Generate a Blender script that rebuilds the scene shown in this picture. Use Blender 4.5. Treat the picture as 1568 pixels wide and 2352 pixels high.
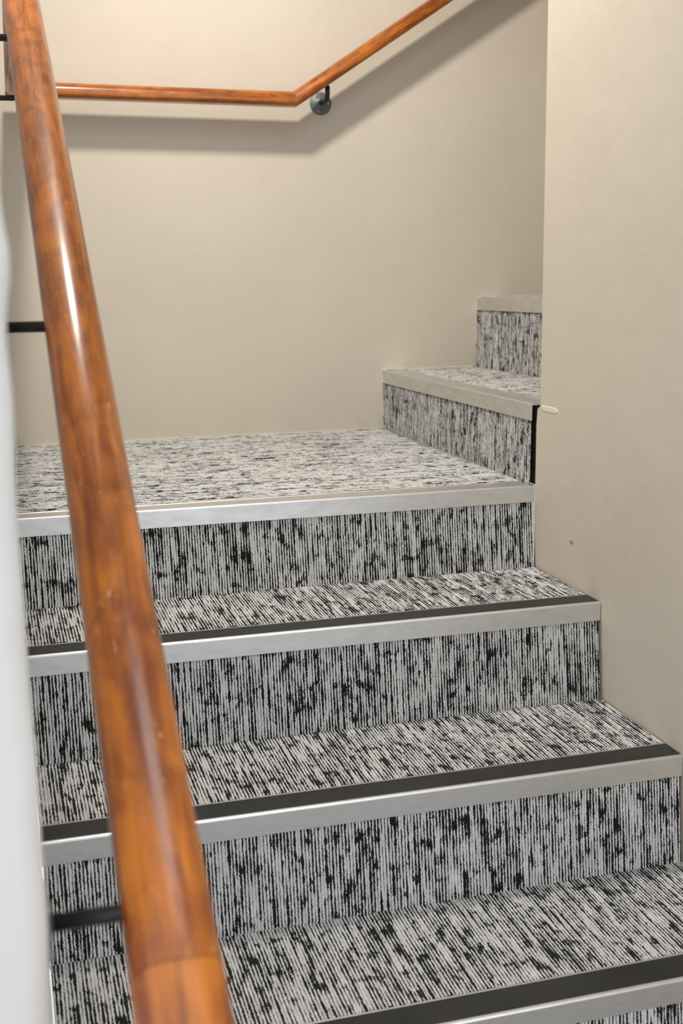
import bpy, math, random
import numpy as np
from mathutils import Vector, Matrix

# ------------------------------------------------------------------ clear
for o in list(bpy.data.objects):
    bpy.data.objects.remove(o, do_unlink=True)
scene = bpy.context.scene
C = scene.collection
rng = np.random.default_rng(7)
random.seed(7)

# ------------------------------------------------------------------ camera
cam_d = bpy.data.cameras.new('camera')
cam = bpy.data.objects.new('camera', cam_d)
C.objects.link(cam)
YAW, PITCH, ROLL = 0.2681, -0.1967, -0.0150
cw, sw, cp, sp = math.cos(YAW), math.sin(YAW), math.cos(PITCH), math.sin(PITCH)
Fv = Vector((sw*cp, cw*cp, sp)); Rv = Vector((cw, -sw, 0)); Uv = Rv.cross(Fv)
R2 = Rv*math.cos(ROLL) + Uv*math.sin(ROLL); U2 = -Rv*math.sin(ROLL) + Uv*math.cos(ROLL)
M = Matrix((R2, U2, -Fv)).transposed().to_4x4()
M.translation = Vector((0.0261, -2.1159, 0.3980))
cam.matrix_world = M
cam_d.sensor_fit = 'HORIZONTAL'; cam_d.sensor_width = 24.0
cam_d.lens = 24.0*2628.2/1568.0
cam_d.clip_start = 0.02
cam_d.dof.use_dof = True; cam_d.dof.focus_distance = 2.05; cam_d.dof.aperture_fstop = 5.6
scene.camera = cam

# ------------------------------------------------------------------ world, lamp, added fill, exposure
w = bpy.data.worlds.new('hall_daylight'); scene.world = w
w.use_nodes = True
w.node_tree.nodes['Background'].inputs[0].default_value = (0.94, 0.97, 1.0, 1)
w.node_tree.nodes['Background'].inputs[1].default_value = 1.5

def light(name, kind, loc, energy, color, **kw):
    d = bpy.data.lights.new(name, kind); d.energy = energy; d.color = color
    for k, v in kw.items(): setattr(d, k, v)
    o = bpy.data.objects.new(name, d); o.location = loc; C.objects.link(o)
    return o
lamp = light('landing_downlight', 'SPOT', (0.19, -0.07, 1.97), 100, (1.0, 0.92, 0.81), shadow_soft_size=0.075, spot_size=2.2, spot_blend=1.0)
lamp.rotation_euler = Vector((0.50, 0.38, -1.0)).to_track_quat('-Z', 'Y').to_euler()

hall = light('tread_fill_light', 'AREA', (0.62, -1.25, 2.40), 6, (0.95, 0.98, 1.0), shape='RECTANGLE', size=0.6, size_y=0.6)  # added fill with no seen source, brings neutral light onto the treads

scene.view_settings.view_transform = 'Standard'
scene.view_settings.look = 'None'
scene.view_settings.exposure = 0.12
scene.view_settings.gamma = 1.0
scene.view_settings.use_curve_mapping = False

# ------------------------------------------------------------------ node helpers
def new_mat(name):
    m = bpy.data.materials.new(name); m.use_nodes = True
    nt = m.node_tree
    return m, nt, nt.nodes['Principled BSDF']
def N(nt, t, **kw):
    n = nt.nodes.new(t)
    for k, v in kw.items(): setattr(n, k, v)
    return n
def put(nt, sock, val):
    if isinstance(val, bpy.types.NodeSocket): nt.links.new(val, sock)
    elif val is not None: sock.default_value = val
def math_(nt, op, a, b=None, c=None, clamp=False):
    n = N(nt, 'ShaderNodeMath', operation=op); n.use_clamp = clamp
    for i, v in enumerate((a, b, c)): put(nt, n.inputs[i], v)
    return n.outputs[0]
def comb(nt, x, y, z=0.0):
    n = N(nt, 'ShaderNodeCombineXYZ')
    for i, v in enumerate((x, y, z)): put(nt, n.inputs[i], v)
    return n.outputs[0]
def noise(nt, vec, scale, detail=2.0, rough=0.5, dist=0.0):
    n = N(nt, 'ShaderNodeTexNoise'); put(nt, n.inputs['Vector'], vec)
    n.inputs['Scale'].default_value = scale; n.inputs['Detail'].default_value = detail
    n.inputs['Roughness'].default_value = rough; n.inputs['Distortion'].default_value = dist
    return n.outputs['Fac']
def sstep(nt, v, a, b, lo=0.0, hi=1.0):
    n = N(nt, 'ShaderNodeMapRange', interpolation_type='SMOOTHSTEP')
    put(nt, n.inputs['Value'], v); put(nt, n.inputs['From Min'], a); put(nt, n.inputs['From Max'], b)
    n.inputs['To Min'].default_value = lo; n.inputs['To Max'].default_value = hi
    return n.outputs[0]
def mix(nt, f, a, b):
    n = N(nt, 'ShaderNodeMix', data_type='RGBA'); put(nt, n.inputs[0], f)
    put(nt, n.inputs[6], a); put(nt, n.inputs[7], b)
    return n.outputs[2]
def bump(nt, h, strength, dist, normal=None):
    n = N(nt, 'ShaderNodeBump'); put(nt, n.inputs['Height'], h)
    n.inputs['Strength'].default_value = strength; n.inputs['Distance'].default_value = dist
    if normal: nt.links.new(normal, n.inputs['Normal'])
    return n.outputs[0]

# ------------------------------------------------------------------ materials
def mat_paint(name, col, col2):
    m, nt, b = new_mat(name)
    co = N(nt, 'ShaderNodeTexCoord').outputs['Object']
    big = noise(nt, co, 3.0, 3, 0.5)
    put(nt, b.inputs['Base Color'], mix(nt, sstep(nt, big, .3, .7), col + (1,), col2 + (1,)))
    b.inputs['Roughness'].default_value = 0.55
    b.inputs['Specular IOR Level'].default_value = 0.3
    h1 = noise(nt, co, 14.0, 4, 0.55); h2 = noise(nt, co, 330.0, 2, 0.5)
    n1 = bump(nt, h1, 0.35, 0.0055)
    n2 = bump(nt, h2, 0.12, 0.0012, n1)
    put(nt, b.inputs['Normal'], n2)
    return m
PAINT = mat_paint('beige_wall_paint', (0.65, 0.59, 0.505), (0.68, 0.62, 0.53))
WHITE = mat_paint('white_wall_paint', (0.61, 0.60, 0.585), (0.64, 0.63, 0.615))
CEIL = mat_paint('ceiling_paint', (0.78, 0.76, 0.72), (0.80, 0.78, 0.74))
PATCH = mat_paint('filler', (0.80, 0.75, 0.66), (0.82, 0.77, 0.68))

PITCH_RIB = 0.0052
def mat_carpet():
    m, nt, b = new_mat('ribbed_loop_carpet')
    uv = N(nt, 'ShaderNodeUVMap'); sx = N(nt, 'ShaderNodeSeparateXYZ')
    nt.links.new(uv.outputs[0], sx.inputs[0])
    U, V = sx.outputs[0], sx.outputs[1]
    u0 = math_(nt, 'DIVIDE', U, PITCH_RIB)
    jag = noise(nt, comb(nt, math_(nt, 'MULTIPLY', u0, 1.1), math_(nt, 'MULTIPLY', V, 330.0)), 1.0, 1)
    jag2 = noise(nt, comb(nt, math_(nt, 'MULTIPLY', u0, .6), math_(nt, 'MULTIPLY', V, 90.0), 5.0), 1.0, 1)
    u = math_(nt, 'ADD', u0, math_(nt, 'MULTIPLY', math_(nt, 'SUBTRACT', jag, .5), 0.50))
    u = math_(nt, 'ADD', u, math_(nt, 'MULTIPLY', math_(nt, 'SUBTRACT', jag2, .5), 0.30))
    rib = math_(nt, 'FLOOR', u); fr = math_(nt, 'FRACT', u)
    side = math_(nt, 'ABSOLUTE', math_(nt, 'SUBTRACT', fr, .5))           # 0 crown, .5 groove
    gid = math_(nt, 'FLOOR', math_(nt, 'ADD', u, .5))                     # nearest groove between two ribs
    # dark yarn over shadow painted into every groove: streaks that follow one groove, clusters over a few ribs
    streak = noise(nt, comb(nt, math_(nt, 'MULTIPLY', gid, 7.37), math_(nt, 'MULTIPLY', V, 13.0), 1.7), 1.0, 3, .65)
    clus = noise(nt, comb(nt, math_(nt, 'MULTIPLY', u0, 0.27), math_(nt, 'MULTIPLY', V, 38.0), 9.1), 1.0, 2, .6)
    broad = noise(nt, comb(nt, math_(nt, 'MULTIPLY', u0, 0.06), math_(nt, 'MULTIPLY', V, 7.0), 3.3), 1.0, 1)
    loops = noise(nt, comb(nt, math_(nt, 'MULTIPLY', u0, 2.2), math_(nt, 'MULTIPLY', V, 420.0), 2.0), 1.0, 1)
    lj = math_(nt, 'MULTIPLY', math_(nt, 'SUBTRACT', loops, .5), .16)
    mr = N(nt, 'ShaderNodeMapRange'); put(nt, mr.inputs['Value'], math_(nt, 'ADD', streak, lj))
    for i, v in ((1, .36), (2, .66), (3, .43), (4, .07)): mr.inputs[i].default_value = v
    blot = math_(nt, 'ADD', math_(nt, 'MULTIPLY', clus, .60), math_(nt, 'MULTIPLY', streak, .34))
    blot = math_(nt, 'ADD', blot, math_(nt, 'ADD', math_(nt, 'MULTIPLY', broad, .06), lj))
    gth = math_(nt, 'SUBTRACT', mr.outputs[0], sstep(nt, blot, .52, .65, 0.0, .38))
    dark = sstep(nt, side, gth, math_(nt, 'ADD', gth, .07))
    tint = noise(nt, comb(nt, math_(nt, 'MULTIPLY', U, 30.), math_(nt, 'MULTIPLY', V, 30.)), 1.0, 3)
    tint = math_(nt, 'ADD', math_(nt, 'MULTIPLY', tint, .5), math_(nt, 'MULTIPLY', loops, .5))
    lightc = mix(nt, sstep(nt, tint, .3, .7), (0.53, 0.53, 0.527, 1), (0.72, 0.72, 0.715, 1))
    put(nt, b.inputs['Base Color'], mix(nt, dark, lightc, (0.013, 0.013, 0.013, 1)))
    b.inputs['Roughness'].default_value = 0.95
    b.inputs['Specular IOR Level'].default_value = 0.1
    b.inputs['Sheen Weight'].default_value = 0.08
    hh = math_(nt, 'ADD', loops, math_(nt, 'MULTIPLY', jag, .6))
    put(nt, b.inputs['Normal'], bump(nt, hh, .7, .0014))
    return m
CARPET = mat_carpet()

def mat_metal():
    m, nt, b = new_mat('brushed_aluminium')
    uv = N(nt, 'ShaderNodeUVMap'); sx = N(nt, 'ShaderNodeSeparateXYZ'); nt.links.new(uv.outputs[0], sx.inputs[0])
    U, V = sx.outputs[0], sx.outputs[1]
    br = noise(nt, comb(nt, math_(nt, 'MULTIPLY', U, 6.0), math_(nt, 'MULTIPLY', V, 1500.0)), 1.0, 2)
    sm = noise(nt, comb(nt, math_(nt, 'MULTIPLY', U, 22.0), math_(nt, 'MULTIPLY', V, 60.0)), 1.0, 4, .6)
    base = mix(nt, sstep(nt, sm, .35, .75), (0.80, 0.81, 0.82, 1), (0.70, 0.705, 0.71, 1))
    put(nt, b.inputs['Base Color'], base)
    b.inputs['Metallic'].default_value = 1.0
    put(nt, b.inputs['Roughness'], math_(nt, 'ADD', math_(nt, 'MULTIPLY', sm, .22), .26))
    put(nt, b.inputs['Normal'], bump(nt, br, .06, .0004))
    return m
ALU = mat_metal()

def mat_rubber():
    m, nt, b = new_mat('charcoal_rubber_insert')
    co = N(nt, 'ShaderNodeTexCoord').outputs['Object']
    d = noise(nt, co, 160., 3, .6); s = noise(nt, co, 9., 3)
    dust = math_(nt, 'MULTIPLY', sstep(nt, d, .70, .78), .35)
    base = mix(nt, sstep(nt, s, .3, .7), (0.018, 0.018, 0.018, 1), (0.028, 0.028, 0.027, 1))
    put(nt, b.inputs['Base Color'], mix(nt, dust, base, (0.35, 0.34, 0.32, 1)))
    b.inputs['Roughness'].default_value = 0.5
    b.inputs['Specular IOR Level'].default_value = 0.35
    put(nt, b.inputs['Normal'], bump(nt, noise(nt, co, 700., 2), .1, .0005))
    return m
RUBBER = mat_rubber()

def mat_wood():
    m, nt, b = new_mat('varnished_orange_wood')
    uv = N(nt, 'ShaderNodeUVMap'); sx = N(nt, 'ShaderNodeSeparateXYZ'); nt.links.new(uv.outputs[0], sx.inputs[0])
    U, V = sx.outputs[0], sx.outputs[1]
    g1 = noise(nt, comb(nt, math_(nt, 'MULTIPLY', U, 5.0), math_(nt, 'MULTIPLY', V, 55.0)), 1.0, 4, .6, .6)
    g2 = noise(nt, comb(nt, math_(nt, 'MULTIPLY', U, 9.0), math_(nt, 'MULTIPLY', V, 420.0), 4.), 1.0, 3, .6)
    g3 = noise(nt, comb(nt, math_(nt, 'MULTIPLY', U, 14.0), math_(nt, 'MULTIPLY', V, 30.0), 8.), 1.0, 2, .5, 1.2)
    f = math_(nt, 'ADD', math_(nt, 'MULTIPLY', g1, .55), math_(nt, 'ADD', math_(nt, 'MULTIPLY', g2, .2), math_(nt, 'MULTIPLY', g3, .35)))
    c = mix(nt, sstep(nt, f, .38, .72), (0.17, 0.034, 0.003, 1), (0.53, 0.158, 0.013, 1))
    # worn scratches and specks in the varnish
    s1 = noise(nt, comb(nt, math_(nt, 'MULTIPLY', U, 55.0), math_(nt, 'MULTIPLY', V, 190.0), 2.), 1.0, 3, .6, 1.5)
    s2 = noise(nt, comb(nt, math_(nt, 'MULTIPLY', U, 260.0), math_(nt, 'MULTIPLY', V, 260.0), 3.), 1.0, 1)
    scr = math_(nt, 'MAXIMUM', math_(nt, 'MULTIPLY', sstep(nt, s1, .66, .72), .5), math_(nt, 'MULTIPLY', sstep(nt, s2, .76, .80), .7))
    put(nt, b.inputs['Base Color'], mix(nt, scr, c, (0.80, 0.52, 0.30, 1)))
    b.inputs['Roughness'].default_value = 0.35
    b.inputs['Specular IOR Level'].default_value = 0.25
    b.inputs['Coat Weight'].default_value = 0.6
    b.inputs['Coat Roughness'].default_value = 0.16
    put(nt, b.inputs['Normal'], bump(nt, g1, .12, .002))
    return m
WOOD = mat_wood()

def mat_plain(name, col, rough, metal=0.0, nz=60., amt=.3):
    m, nt, b = new_mat(name)
    co = N(nt, 'ShaderNodeTexCoord').outputs['Object']
    k = noise(nt, co, nz, 3)
    lo = tuple(c*(1-amt) for c in col) + (1,); hi = tuple(min(1, c*(1+amt)) for c in col) + (1,)
    put(nt, b.inputs['Base Color'], mix(nt, k, lo, hi))
    b.inputs['Roughness'].default_value = rough; b.inputs['Metallic'].default_value = metal
    return m
IRON = mat_plain('dark_bracket_metal', (0.030, 0.034, 0.034), 0.38, 0.6)
ROSE = mat_plain('grey_painted_steel', (0.16, 0.18, 0.18), 0.5, 0.3)
SCREW = mat_plain('screw_steel', (0.42, 0.40, 0.35), 0.35, 0.9)
CORE = mat_plain('dark_step_core', (0.02, 0.02, 0.02), 0.9)
FLOORM = mat_plain('hall_floor_carpet', (0.30, 0.29, 0.28), 0.95, 0.0, 400., .5)
CAULK = mat_plain('paint_caulk', (0.66, 0.62, 0.54), 0.7, 0.0, 200., .1)

# ------------------------------------------------------------------ mesh helpers
def link(name, me, mat, parent=None, smooth=False):
    o = bpy.data.objects.new(name, me); C.objects.link(o)
    if mat: me.materials.append(mat)
    if parent is not None: o.parent = parent
    if smooth:
        me.polygons.foreach_set('use_smooth', np.ones(len(me.polygons), bool))
    return o
def mesh(name, verts, faces, mat, parent=None, smooth=False, uvs=None):
    me = bpy.data.meshes.new(name); me.from_pydata([tuple(v) for v in verts], [], faces)
    if uvs is not None:
        l = me.uv_layers.new(name='UVMap')
        idx = np.zeros(len(me.loops), np.int32); me.loops.foreach_get('vertex_index', idx)
        l.data.foreach_set('uv', np.asarray(uvs, np.float32)[idx].ravel())
    me.validate(); me.update()
    return link(name, me, mat, parent, smooth)
def empty(name, loc=(0, 0, 0)):
    o = bpy.data.objects.new(name, None); o.location = loc; o.empty_display_size = .05; C.objects.link(o)
    return o
def tag(o, label=None, cat=None, group=None, kind=None):
    for k, v in (('label', label), ('category', cat), ('group', group), ('kind', kind)):
        if v: o[k] = v
    return o
def prism(name, poly, axis, a, b, mat, parent=None, bevel=0.0):
    """poly: 2D outline in the plane perpendicular to axis (order of remaining axes), extruded a..b"""
    n = len(poly); vs = []
    for t in (a, b):
        for p in poly:
            v = [0, 0, 0]; k = [i for i in range(3) if i != axis]
            v[axis] = t; v[k[0]] = p[0]; v[k[1]] = p[1]; vs.append(v)
    fs = [list(range(n))[::-1], list(range(n, 2*n))] + [[i, (i+1) % n, n+(i+1) % n, n+i] for i in range(n)]
    o = mesh(name, vs, fs, mat, parent)
    import bmesh
    bm = bmesh.new(); bm.from_mesh(o.data); bmesh.ops.recalc_face_normals(bm, faces=bm.faces)
    if bevel:
        bmesh.ops.bevel(bm, geom=[e for e in bm.edges], offset=bevel, segments=2, affect='EDGES', profile=.5)
    bm.to_mesh(o.data); bm.free()
    return o
def box(name, lo, hi, mat, parent=None, bevel=0.0):
    return prism(name, [(lo[1], lo[2]), (hi[1], lo[2]), (hi[1], hi[2]), (lo[1], hi[2])], 0, lo[0], hi[0], mat, parent, bevel)

def carpet(name, p00, p10, p01, p11, parent, nrm, uoff, rag=()):
    """ribbed carpet sheet; ribs run from p00 to p01, repeat from p00 to p10"""
    p00, p10, p01, p11 = [np.array(p, float) for p in (p00, p10, p01, p11)]
    nrm = np.array(nrm, float)
    Wd = np.linalg.norm(p10-p00); Ln = np.linalg.norm(p01-p00)
    nu = int(round(Wd/PITCH_RIB*5)); nv = max(8, int(Ln/0.005))
    s = np.linspace(0, 1, nu+1); t = np.linspace(0, 1, nv+1)
    S, T = np.meshgrid(s, t)
    Tg = T.copy()
    P = ((1-S)*(1-T))[..., None]*p00 + (S*(1-T))[..., None]*p10 + ((1-S)*T)[..., None]*p01 + (S*T)[..., None]*p11
    ph = (S*Wd+uoff)/PITCH_RIB
    hgt = 0.0016*np.abs(np.sin(np.pi*ph))**0.7 + rng.normal(0, .00022, S.shape)
    P = P + hgt[..., None]*nrm
    if 'end' in rag:                                     # ragged cut edge
        k = np.cumsum(rng.normal(0, 1, nu+1)); k = (rng.normal(0, .0022, nu+1) + .003*np.sin(s*37)+.002*np.sin(s*91+1))
        P[-1] += (k[:, None])*np.array([0, 0, 1.0])*0.8
    verts = P.reshape(-1, 3)
    a = np.arange(nv*(nu+1)).reshape(nv, nu+1)[:, :-1].ravel()
    f = np.stack([a, a+1, a+nu+2, a+nu+1], 1)
    cr = np.cross(p10-p00, p01-p00)
    if cr@nrm < 0: f = f[:, ::-1]
    me = bpy.data.meshes.new(name)
    me.vertices.add(len(verts)); me.vertices.foreach_set('co', verts.ravel())
    me.loops.add(f.size); me.loops.foreach_set('vertex_index', f.ravel().astype(np.int32))
    me.polygons.add(len(f)); me.polygons.foreach_set('loop_start', np.arange(0, f.size, 4, dtype=np.int32))
    uvl = me.uv_layers.new(name='UVMap')
    UV = np.stack([S*Wd+uoff, T*Ln+uoff*1.7], -1).reshape(-1, 2)
    uvl.data.foreach_set('uv', UV[f.ravel()].astype(np.float32).ravel())
    me.update(calc_edges=True)
    return link(name, me, CARPET, parent, smooth=True)

def extr(name, prof, a, b, mat, parent, out, up=(0, 0, 1)):
    """closed 2D profile (d out of the step toward -out.., z) swept straight from a to b"""
    a = np.array(a, float); b = np.array(b, float); out = np.array(out, float); up = np.array(up, float)
    n = len(prof); L = np.linalg.norm(b-a)
    per = [0]
    for i in range(n): per.append(per[-1] + math.dist(prof[i], prof[(i+1) % n]))
    vs = []; uv = []
    for e, u in ((a, 0), (b, L)):
        for i, (d, z) in enumerate(prof):
            vs.append(e + out*d + up*z); uv.append((u, per[i]))
    fs = [[i, (i+1) % n, n+(i+1) % n, n+i] for i in range(n)] + [list(range(n))[::-1], list(range(n, 2*n))]
    o = mesh(name, vs, fs, mat, parent, uvs=uv)
    import bmesh
    bm = bmesh.new(); bm.from_mesh(o.data); bmesh.ops.recalc_face_normals(bm, faces=bm.faces); bm.to_mesh(o.data); bm.free()
    return o

NH, ND = 0.0350, 0.0565
def nosing(parent, a, b, inward, insert):
    """L-shaped aluminium nosing: a,b = ends of its top front edge, inward = direction into the step"""
    arc = [(0.0035*(1-math.cos(t)), -0.0035*(1-math.sin(t))) for t in [i*math.pi/2/5 for i in range(6)]]
    if insert:
        prof = [(0.0, -NH)] + arc + [(.0060, 0), (.0062, -.0022), (ND-.0042, -.0022), (ND-.0040, 0), (ND-.0006, 0), (ND, -.0008), (ND, -.005), (.0026, -.005), (.0026, -NH)]
    else:
        prof = [(0.0, -NH)] + arc + [(.010, 0), (.0105, -.0006), (ND-.006, -.0006), (ND-.0055, 0), (ND-.0006, 0), (ND, -.0008), (ND, -.004), (.0026, -.004), (.0026, -NH)]
    o = extr('nosing', prof, a, b, ALU, parent, inward)
    if insert:
        o['label'] = 'aluminium edge strip with a charcoal rubber insert'
        ra = Vector(a); rb = Vector(b)
        p2 = [(.0063, -.0021), (.0063, -.0006), (.0068, -.0001), (ND-.0048, -.0001), (ND-.0043, -.0006), (ND-.0043, -.0021)]
        r = extr('rubber_insert', p2, a, b, RUBBER, o, inward)
    else:
        o['label'] = 'plain aluminium edge strip'
    return o

# ------------------------------------------------------------------ setting
W = 1.0168; D = 1.0032
ZT = 2.45; ZB = -0.72
def xl(y):                                            # face of the left wall
    if y >= 0: return -0.010
    if y >= -0.6: return -0.010 - 0.025*y
    return 0.005 - 0.0152*(y+0.6)

# left wall: plaster face that drifts inwards and ends in a rounded, lumpy corner next to the camera
def wall_left():
    ys = list(np.linspace(D, 0, 6)) + list(np.linspace(-.1, -1.43, 34))
    zs = np.linspace(ZB, ZT, 260)
    cols = []
    ye = -1.43; x0 = xl(ye)
    path = [(xl(y), y, 0.0 if y > -.8 else (-.8-y)/.63) for y in ys]
    r = .016
    for k in range(1, 9):
        t = k/8*math.pi/2
        path.append((x0 - r*(1-math.cos(t)), ye - r*math.sin(t), 1.0))
    path += [(x0-.05, ye-r, 1.0), (-.16, ye-r, .3), (-.16, D, 0)]
    vs = []
    for (x, y, k) in path:
        for z in zs:
            bmp = .0042*math.exp(-((z-.411)/.024)**2) + .0026*math.exp(-((z-.46)/.05)**2) + .0010*math.exp(-((z-.342)/.025)**2)
            bmp += .0006*math.sin(z*23) + .0004*math.sin(z*61+1)
            vs.append((x + (k*bmp if x > -.1 else 0), y, z))
    n = len(path); m = len(zs); fs = []
    for i in range(n):
        j = (i+1) % n
        for q in range(m-1):
            fs.append((i*m+q, j*m+q, j*m+q+1, i*m+q+1))
    fs.append([i*m for i in range(n)]); fs.append([i*m+m-1 for i in range(n)][::-1])
    o = mesh('wall_left', vs, fs, WHITE, smooth=False)
    import bmesh
    bm = bmesh.new(); bm.from_mesh(o.data); bmesh.ops.recalc_face_normals(bm, faces=bm.faces); bm.to_mesh(o.data); bm.free()
    return tag(o, 'white plastered wall edge beside the camera, carrying the near handrail', kind='structure')
wall_left()
tag(box('wall_back', (-.16, D, ZB), (2.7, D+.1, ZT), PAINT), 'smooth beige back wall behind the landing', kind='structure')
YC = -0.0190
wr = prism('wall_right', [(-1.6, ZB), (-.002, ZB), (-.002, .112), (-.006, .146), (YC, .153), (YC, ZT), (-1.6, ZT)], 0, W, W+.12, PAINT, bevel=.0022)
tag(wr, 'beige plaster wall on the right, ending in a sharp corner', kind='structure')
tag(box('wall_upper', (W+.1201, YC-.12, ZB), (2.7, YC, ZT), PAINT), 'beige side wall of the upper flight', kind='structure')
tag(box('wall_light_stop', (2.7, YC-.12, ZB), (2.8, D+.1, ZT), PAINT), 'unseen beige end wall of the upper flight, added to block stray light', kind='structure')  # out of view, added to keep world light from leaking in here
tag(box('ceiling', (-.16, -1.6, ZT), (2.8, D+.1, ZT+.1), CEIL), 'unseen pale ceiling over the stairs, added to bounce light', kind='structure')  # unseen, put in so light bounces back into the stairwell
tag(box('floor', (-2.2, -4.2, ZB-.1), (3.2, -.85, ZB), FLOORM), 'hall floor at the foot of the stairs', kind='structure')

# small marks on the right wall: filler dab by the corner, flakes of paint along the carpet edge
def blob(name, y0, z0, ly, lz, th, mat, parent, seed, n=14, sq=.35):
    r = random.Random(seed); vs = []; k = 0
    ring = []
    for i in range(n):
        t = 2*math.pi*i/n; e = .92+.12*r.random()
        c, s = math.cos(t), math.sin(t)
        c = math.copysign(abs(c)**sq, c); s = math.copysign(abs(s)**sq, s)
        ring.append((y0+ly*.5*c*e, z0+lz*.5*s*e))
    for (y, z) in ring: vs.append((W+.0004, y, z))
    for (y, z) in ring: vs.append((W-th, y0+(y-y0)*.8, z0+(z-z0)*.8))
    fs = [[i, (i+1) % n, n+(i+1) % n, n+i] for i in range(n)] + [list(range(n, 2*n))]
    return mesh(name, vs, fs, mat, parent)
d = blob('filler_patch', -.062, .150, .082, .012, .0012, PATCH, wr, 3); d['label'] = 'pale smear of filler by the corner'
def ridge(pts, wd, mat, nm):                          # hairline trowel marks standing a little proud of the plaster
    vs, fs = [], []
    for i, (y, z) in enumerate(pts):
        k = wd*math.sin(math.pi*(i+.4)/(len(pts)-.2))
        vs += [(W+.0003, y-k, z-k*.6), (W-.00015, y, z), (W+.0003, y+k, z+k*.6)]
    for i in range(len(pts)-1):
        for j in range(2): fs.append((3*i+j, 3*i+j+1, 3*i+j+4, 3*i+j+3))
    return mesh(nm, vs, fs, mat, wr)
ridge([(-.237, .052), (-.262, .030), (-.290, .004), (-.315, -.019), (-.345, -.043), (-.385, -.072), (-.4295, -.1026)], .0007, PAINT, 'trowel_mark')
ridge([(-.029, -.069), (-.050, -.0705), (-.075, -.073), (-.099, -.0755)], .0008, PAINT, 'trowel_mark')
ridge([(-.158, .061), (-.166, .070), (-.175, .080), (-.183, .089)], .0007, PAINT, 'trowel_mark')
ridge([(-.4735, -.163), (-.490, -.168), (-.515, -.173), (-.5355, -.179)], .0008, PAINT, 'trowel_mark')
STAIN = mat_plain('grey_smudge', (0.36, 0.33, 0.29), .7, 0, 300., .2)
d = blob('smudge', -.1697, -.0945, .022, .009, .0002, STAIN, wr, 5, 12, 1.0); d['label'] = 'small grey smudge'

# ------------------------------------------------------------------ the steps
def lower_step(name, y, z, zlow, tread_end, insert, label, uo, riser_bottom_dy=-.0127, landing=False):
    root = empty(name, (0, 0, 0))
    tag(root, label, 'stair step' if not landing else 'landing', 'carpeted steps of the staircase')
    x0, x1 = xl(y)+.0012, W-.0015
    box('core', (x0+.002, y+.012, zlow), (x1-.001, tread_end, z-.0055), CORE, root)
    nosing(root, (x0, y, z), (x1, y, z), (0, 1, 0), insert)
    # riser, raked slightly forward at its foot
    xr0 = xl(y)+.004; xr1 = W-.0045
    zt = z-NH+.006
    carpet('riser_carpet', (xr0, y+.0045, zt), (xr1, y+.0045, zt), (xr0+.001, y+riser_bottom_dy, zlow), (xr1, y+riser_bottom_dy, zlow), root, (0, -1, 0), uo)
    # backing of the raked riser
    prism('riser_board', [(y+.006, zt), (y+.013, zt), (y+.013, zlow), (y+riser_bottom_dy+.0015, zlow)], 0, xr0, xr1, CORE, root)
    return root, x0, x1
YD, ZD = 0.0, -.0105
YCn, ZCn = -.294, -.1790
YB, ZBn = -.582, -.3600
YA, ZA = -.8807, -.5400
def tread(root, ya, yb, z, uo):
    carpet('tread_carpet', (xl(ya)+.003, ya, z-.0018), (W-.004, ya, z-.0018), (xl(yb)+.003, yb, z-.0018), (W-.004, yb, z-.0018), root, (0, 0, 1), uo)
s, _, _ = lower_step('stair_step', YA, ZA, ZB, YB+.02, True, 'lowest carpeted step, its dark-topped metal edge cut by the bottom of the picture', .11)
tread(s, YA+ND+.0005, YB-.0125, ZA, .37)
s, _, _ = lower_step('stair_step', YB, ZBn, ZA, YCn+.02, True, 'grey speckled carpeted step with the widest dark rubber edge strip fully in view', .53)
tread(s, YB+ND+.0005, YCn-.0125, ZBn, .91)
s, _, _ = lower_step('stair_step', YCn, ZCn, ZBn, YD+.02, True, 'narrow carpeted step directly below the landing, with dark rubber on its metal edge', .27)
tread(s, YCn+ND+.0005, YD-.0125, ZCn, .67)
XE = 1.0090; ZE = .1560; XF = 1.2940; ZF = .3540
s, _, _ = lower_step('stair_landing', YD, ZD, ZCn, D-.003, False, 'square carpeted landing with plain metal edge in front of the back wall', .43, landing=True)
# landing carpet: ribs run across, parallel to the edge
carpet('landing_carpet', (xl(.5)+.003, YD+ND+.0005, ZD-.0018), (xl(.5)+.003, D-.002, ZD-.0018), (XE-.001, YD+ND+.0005, ZD-.0018), (XE-.001, D-.002, ZD-.0018), s, (0, 0, 1), .2)

def upper_step(x, z, zlow, xend, label, uo, ye):
    root = empty('stair_step', (0, 0, 0))
    tag(root, label, 'stair step', 'carpeted steps of the staircase')
    y0, y1 = ye, D-.0015
    box('core', (x+.012, y0+.003, zlow), (xend, y1-.001, z-.0055), CORE, root)
    nosing(root, (x, y1, z), (x, y0, z), (1, 0, 0), False)
    zt = z-NH+.006
    carpet('riser_carpet', (x+.0045, y1-.002, zt), (x+.0045, y0+.004, zt), (x+.0035, y1-.002, zlow), (x+.0035, y0+.004, zlow), root, (-1, 0, 0), uo)
    carpet('tread_carpet', (x+ND+.0005, y1, z-.0018), (x+ND+.0005, y0+.002, z-.0018), (xend, y1, z-.0018), (xend, y0+.002, z-.0018), root, (0, 0, 1), uo+.3)
    return root
upper_step(XE, ZE, ZD, XF+.006, 'first step of the upper flight, its metal edge running back from the wall corner', .77, .0055)
upper_step(XF, ZF, ZE, XF+.34, 'highest visible step, a short bit of metal edge beside the wall corner', .05, YC+.003)

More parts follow.
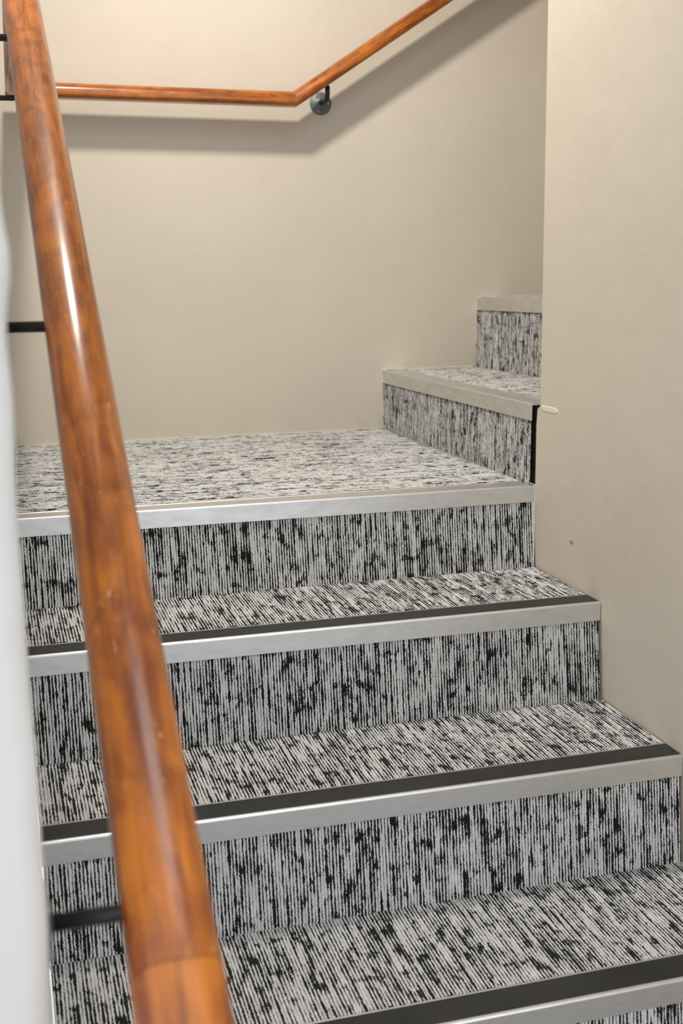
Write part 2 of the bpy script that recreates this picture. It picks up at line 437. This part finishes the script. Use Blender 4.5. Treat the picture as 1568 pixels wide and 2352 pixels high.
# ------------------------------------------------------------------ handrails
def rail_profile():
    w_, pts = .030, []
    for i in range(25):                               # domed top
        t = math.pi*i/24
        c, s_ = math.cos(t), math.sin(t)
        pts.append((w_*math.copysign(abs(c)**.85, c), .023*abs(s_)**.9))
    pts += [(-.030, -.004), (-.0285, -.009), (-.024, -.0125), (-.012, -.0135), (.012, -.0135), (.024, -.0125), (.0285, -.009), (.030, -.004)]
    return pts
PROF = rail_profile()
def rail_piece(parent, a, b, na, nb, uo):
    """straight piece of rail from a to b, cut by planes with normals na / nb (mitres)"""
    a, b = Vector(a), Vector(b); t = (b-a).normalized()
    side = t.cross(Vector((0, 0, 1))).normalized(); up = side.cross(t)
    na = Vector(na) if na else t; nb = Vector(nb) if nb else t
    L = (b-a).length; m = max(2, int(L/.03)); n = len(PROF)
    per = [0]
    for i in range(n): per.append(per[-1]+math.dist(PROF[i], PROF[(i+1) % n]))
    vs, uv = [], []
    for k in range(m+1):
        for i in range(n+1):
            x, z = PROF[i % n]
            off = side*x + up*z
            sa = -(off.dot(na))/(t.dot(na)); sb = L - (off.dot(nb))/(t.dot(nb))
            q = sa + (sb-sa)*k/m
            vs.append(a + t*q + off); uv.append((q+uo, per[i]+uo*.37))
    fs = []
    for k in range(m):
        for i in range(n):
            r = k*(n+1)+i
            fs.append((r, r+1, r+n+2, r+n+1))
    fs.append(list(range(n))); fs.append([m*(n+1)+i for i in range(n)][::-1])
    o = mesh('rail', vs, fs, WOOD, parent, smooth=True, uvs=uv)
    import bmesh
    bm = bmesh.new(); bm.from_mesh(o.data); bmesh.ops.recalc_face_normals(bm, faces=bm.faces)
    for f in bm.faces:
        if len(f.verts) > 4: f.smooth = False
        for e in f.edges:
            if len(f.verts) > 4: e.smooth = False
    bm.to_mesh(o.data); bm.free()
    return o
def tube(name, pts, r, mat, parent, seg=14):
    pts = [Vector(p) for p in pts]; vs, fs = [], []
    n = len(pts)
    t0 = (pts[1]-pts[0]).normalized()
    ref = Vector((0, 0, 1)) if abs(t0.z) < .9 else Vector((1, 0, 0))
    nrm = (ref - t0*ref.dot(t0)).normalized()
    for i, p in enumerate(pts):
        t = (pts[min(i+1, n-1)]-pts[max(i-1, 0)]).normalized()
        nrm = (nrm - t*nrm.dot(t)).normalized(); bi = t.cross(nrm)
        rr = r[i] if isinstance(r, (list, tuple)) else r
        for k in range(seg):
            a = 2*math.pi*k/seg; vs.append(p + (nrm*math.cos(a)+bi*math.sin(a))*rr)
    for i in range(n-1):
        for k in range(seg):
            k2 = (k+1) % seg
            fs.append((i*seg+k, i*seg+k2, (i+1)*seg+k2, (i+1)*seg+k))
    fs.append(list(range(seg))[::-1]); fs.append([(n-1)*seg+k for k in range(seg)])
    o = mesh(name, vs, fs, mat, parent, smooth=True)
    import bmesh
    bm = bmesh.new(); bm.from_mesh(o.data); bmesh.ops.recalc_face_normals(bm, faces=bm.faces); bm.to_mesh(o.data); bm.free()
    return o
def bracket(parent, wall_pt, out, reach, rise, along=(0, 0, 0), flat=1.0):
    """round wall rose, arm coming out of it and turning up under the rail"""
    p = Vector(wall_pt); n = Vector(out); up = Vector((0, 0, 1)); sh = Vector(along)
    rb = min(.018, reach*.4)
    pts = [p + n*.002, p + n*(reach-rb)]
    for k in range(1, 7):
        a = k/6*math.pi/2
        pts.append(p + n*(reach-rb+rb*math.sin(a)) + up*(rb*(1-math.cos(a))))
    pts.append(p + n*reach + up*max(rise, rb+.004) + sh)
    arm = tube('bracket', pts, .0062, IRON, parent)
    # rose: a shallow turned disc with a rim
    prof = [(0.0295, 0.0), (.0295, .003), (.028, .0045), (.014, .0065), (.0105, .0110), (.0, .0125)]
    seg = 28; sd = n.cross(up).normalized(); vs = []; fs = []
    for (r, h) in prof:
        for k in range(seg):
            a = 2*math.pi*k/seg
            vs.append(p + n*h*flat + (sd*math.cos(a)+up*math.sin(a))*max(r, .0004))
    for i in range(len(prof)-1):
        for k in range(seg):
            k2 = (k+1) % seg; fs.append((i*seg+k, i*seg+k2, (i+1)*seg+k2, (i+1)*seg+k))
    fs.append(list(range(seg))); fs.append([(len(prof)-1)*seg+k for k in range(seg)])
    ro = mesh('wall_rose', vs, fs, ROSE, arm, smooth=True)
    for a in (math.pi*.97, math.pi*1.62, math.pi*.30):
        c = p + n*.0050*flat + (sd*math.cos(a)+up*math.sin(a))*.0205
        tube('screw', [c, c+n*.0012, c+n*.0022], [.0038, .0036, .0018], SCREW, arm, 10)
    return arm

T = 0.6285
def rx(y): return .0628 - .0224*y
ZR = 0.8715
def rz(y): return .8797 + T*y
yb = (ZR-.8797)/T
left = empty('handrail', (0, 0, 0))
tag(left, 'large varnished orange-wood handrail rising along the white left wall in the foreground', 'handrail')
P0 = (rx(-1.78), -1.78, rz(-1.78)); PJ = (rx(-1.452), -1.452, rz(-1.452)); PB = (rx(yb), yb, ZR); PC = (rx(0)-.004, D-.1065, ZR)
t1 = (Vector(PB)-Vector(PJ)).normalized(); t2 = (Vector(PC)-Vector(PB)).normalized()
tB = Vector((1, 0, 0)); mit = (t1+t2).normalized(); mitc = (t2+tB).normalized()
rail_piece(left, P0, Vector(PJ)-t1*.0007, None, None, .3)
rail_piece(left, PJ, PB, None, mit, 1.1)
rail_piece(left, PB, Vector(PC), mit, None, 2.6)
for y, zz in ((-1.381, None), (-.776, None), (.12, ZR), (.80, ZR)):
    zc = rz(y) if zz is None else ZR
    reach = rx(min(y, 0))-xl(y)
    bracket(left, (xl(y), y, zc-.036), (1, 0, 0), reach, .026, flat=.3)

back = empty('handrail', (0, 0, 0))
tag(back, 'slim orange-wood handrail on the beige back wall, level and then rising to the right', 'handrail')
yr = D-.075
QC = Vector((PC[0]-.03, yr, ZR)); QB = Vector((.7534, yr, .8657)); QE = Vector((1.75, yr, .8657+.645*(1.75-.7534)))
q1 = (QB-QC).normalized(); q2 = (QE-QB).normalized(); mq = (q1+q2).normalized()
rail_piece(back, QC, QB, None, mq, 4.2)
rail_piece(back, QB, QE, mq, None, 5.7)
for xb in (.8415, 1.60):
    zc = .8657+.645*(xb-.7534)
    bracket(back, (xb, D, zc-.050), (0, -1, 0), .075, .034)

# ------------------------------------------------------------------ beads of paint and caulk where the carpet meets the back wall
def bead(parent, a, b, r, seed):
    rr = np.random.default_rng(seed); L = (Vector(b)-Vector(a)).length; n = max(8, int(L/.008))
    pts = []
    for i in range(n+1):
        p = Vector(a).lerp(Vector(b), i/n)
        pts.append(p + Vector((0, rr.normal(0, .0006), rr.normal(0, .0010))))
    rad = [max(.0008, r*(.6+.7*rr.random())) for _ in range(n+1)]
    o = tube('caulk_bead', pts, rad, CAULK, parent, 6); o['label'] = 'rough bead of wall paint'
    return o
steps = [o for o in bpy.data.objects if o.type == 'EMPTY']
land = [o for o in steps if o.name.startswith('stair_landing')][0]
ups = [o for o in steps if o.get('label', '').startswith(('first step of the upper', 'highest visible'))]
bead(land, (.01, D-.002, ZD+.0005), (XE-.004, D-.002, ZD+.0005), .0026, 21)
for o in ups:
    x, z = (XE, ZE) if o['label'].startswith('first') else (XF, ZF)
    bead(o, (x+.002, D-.0015, z+.0008), (x+.28, D-.0015, z+.0008), .0028, 30)
    bead(o, (x+.0015, D-.002, z-NH-.10), (x-.001, D-.002, z-.001), .0022, 33)
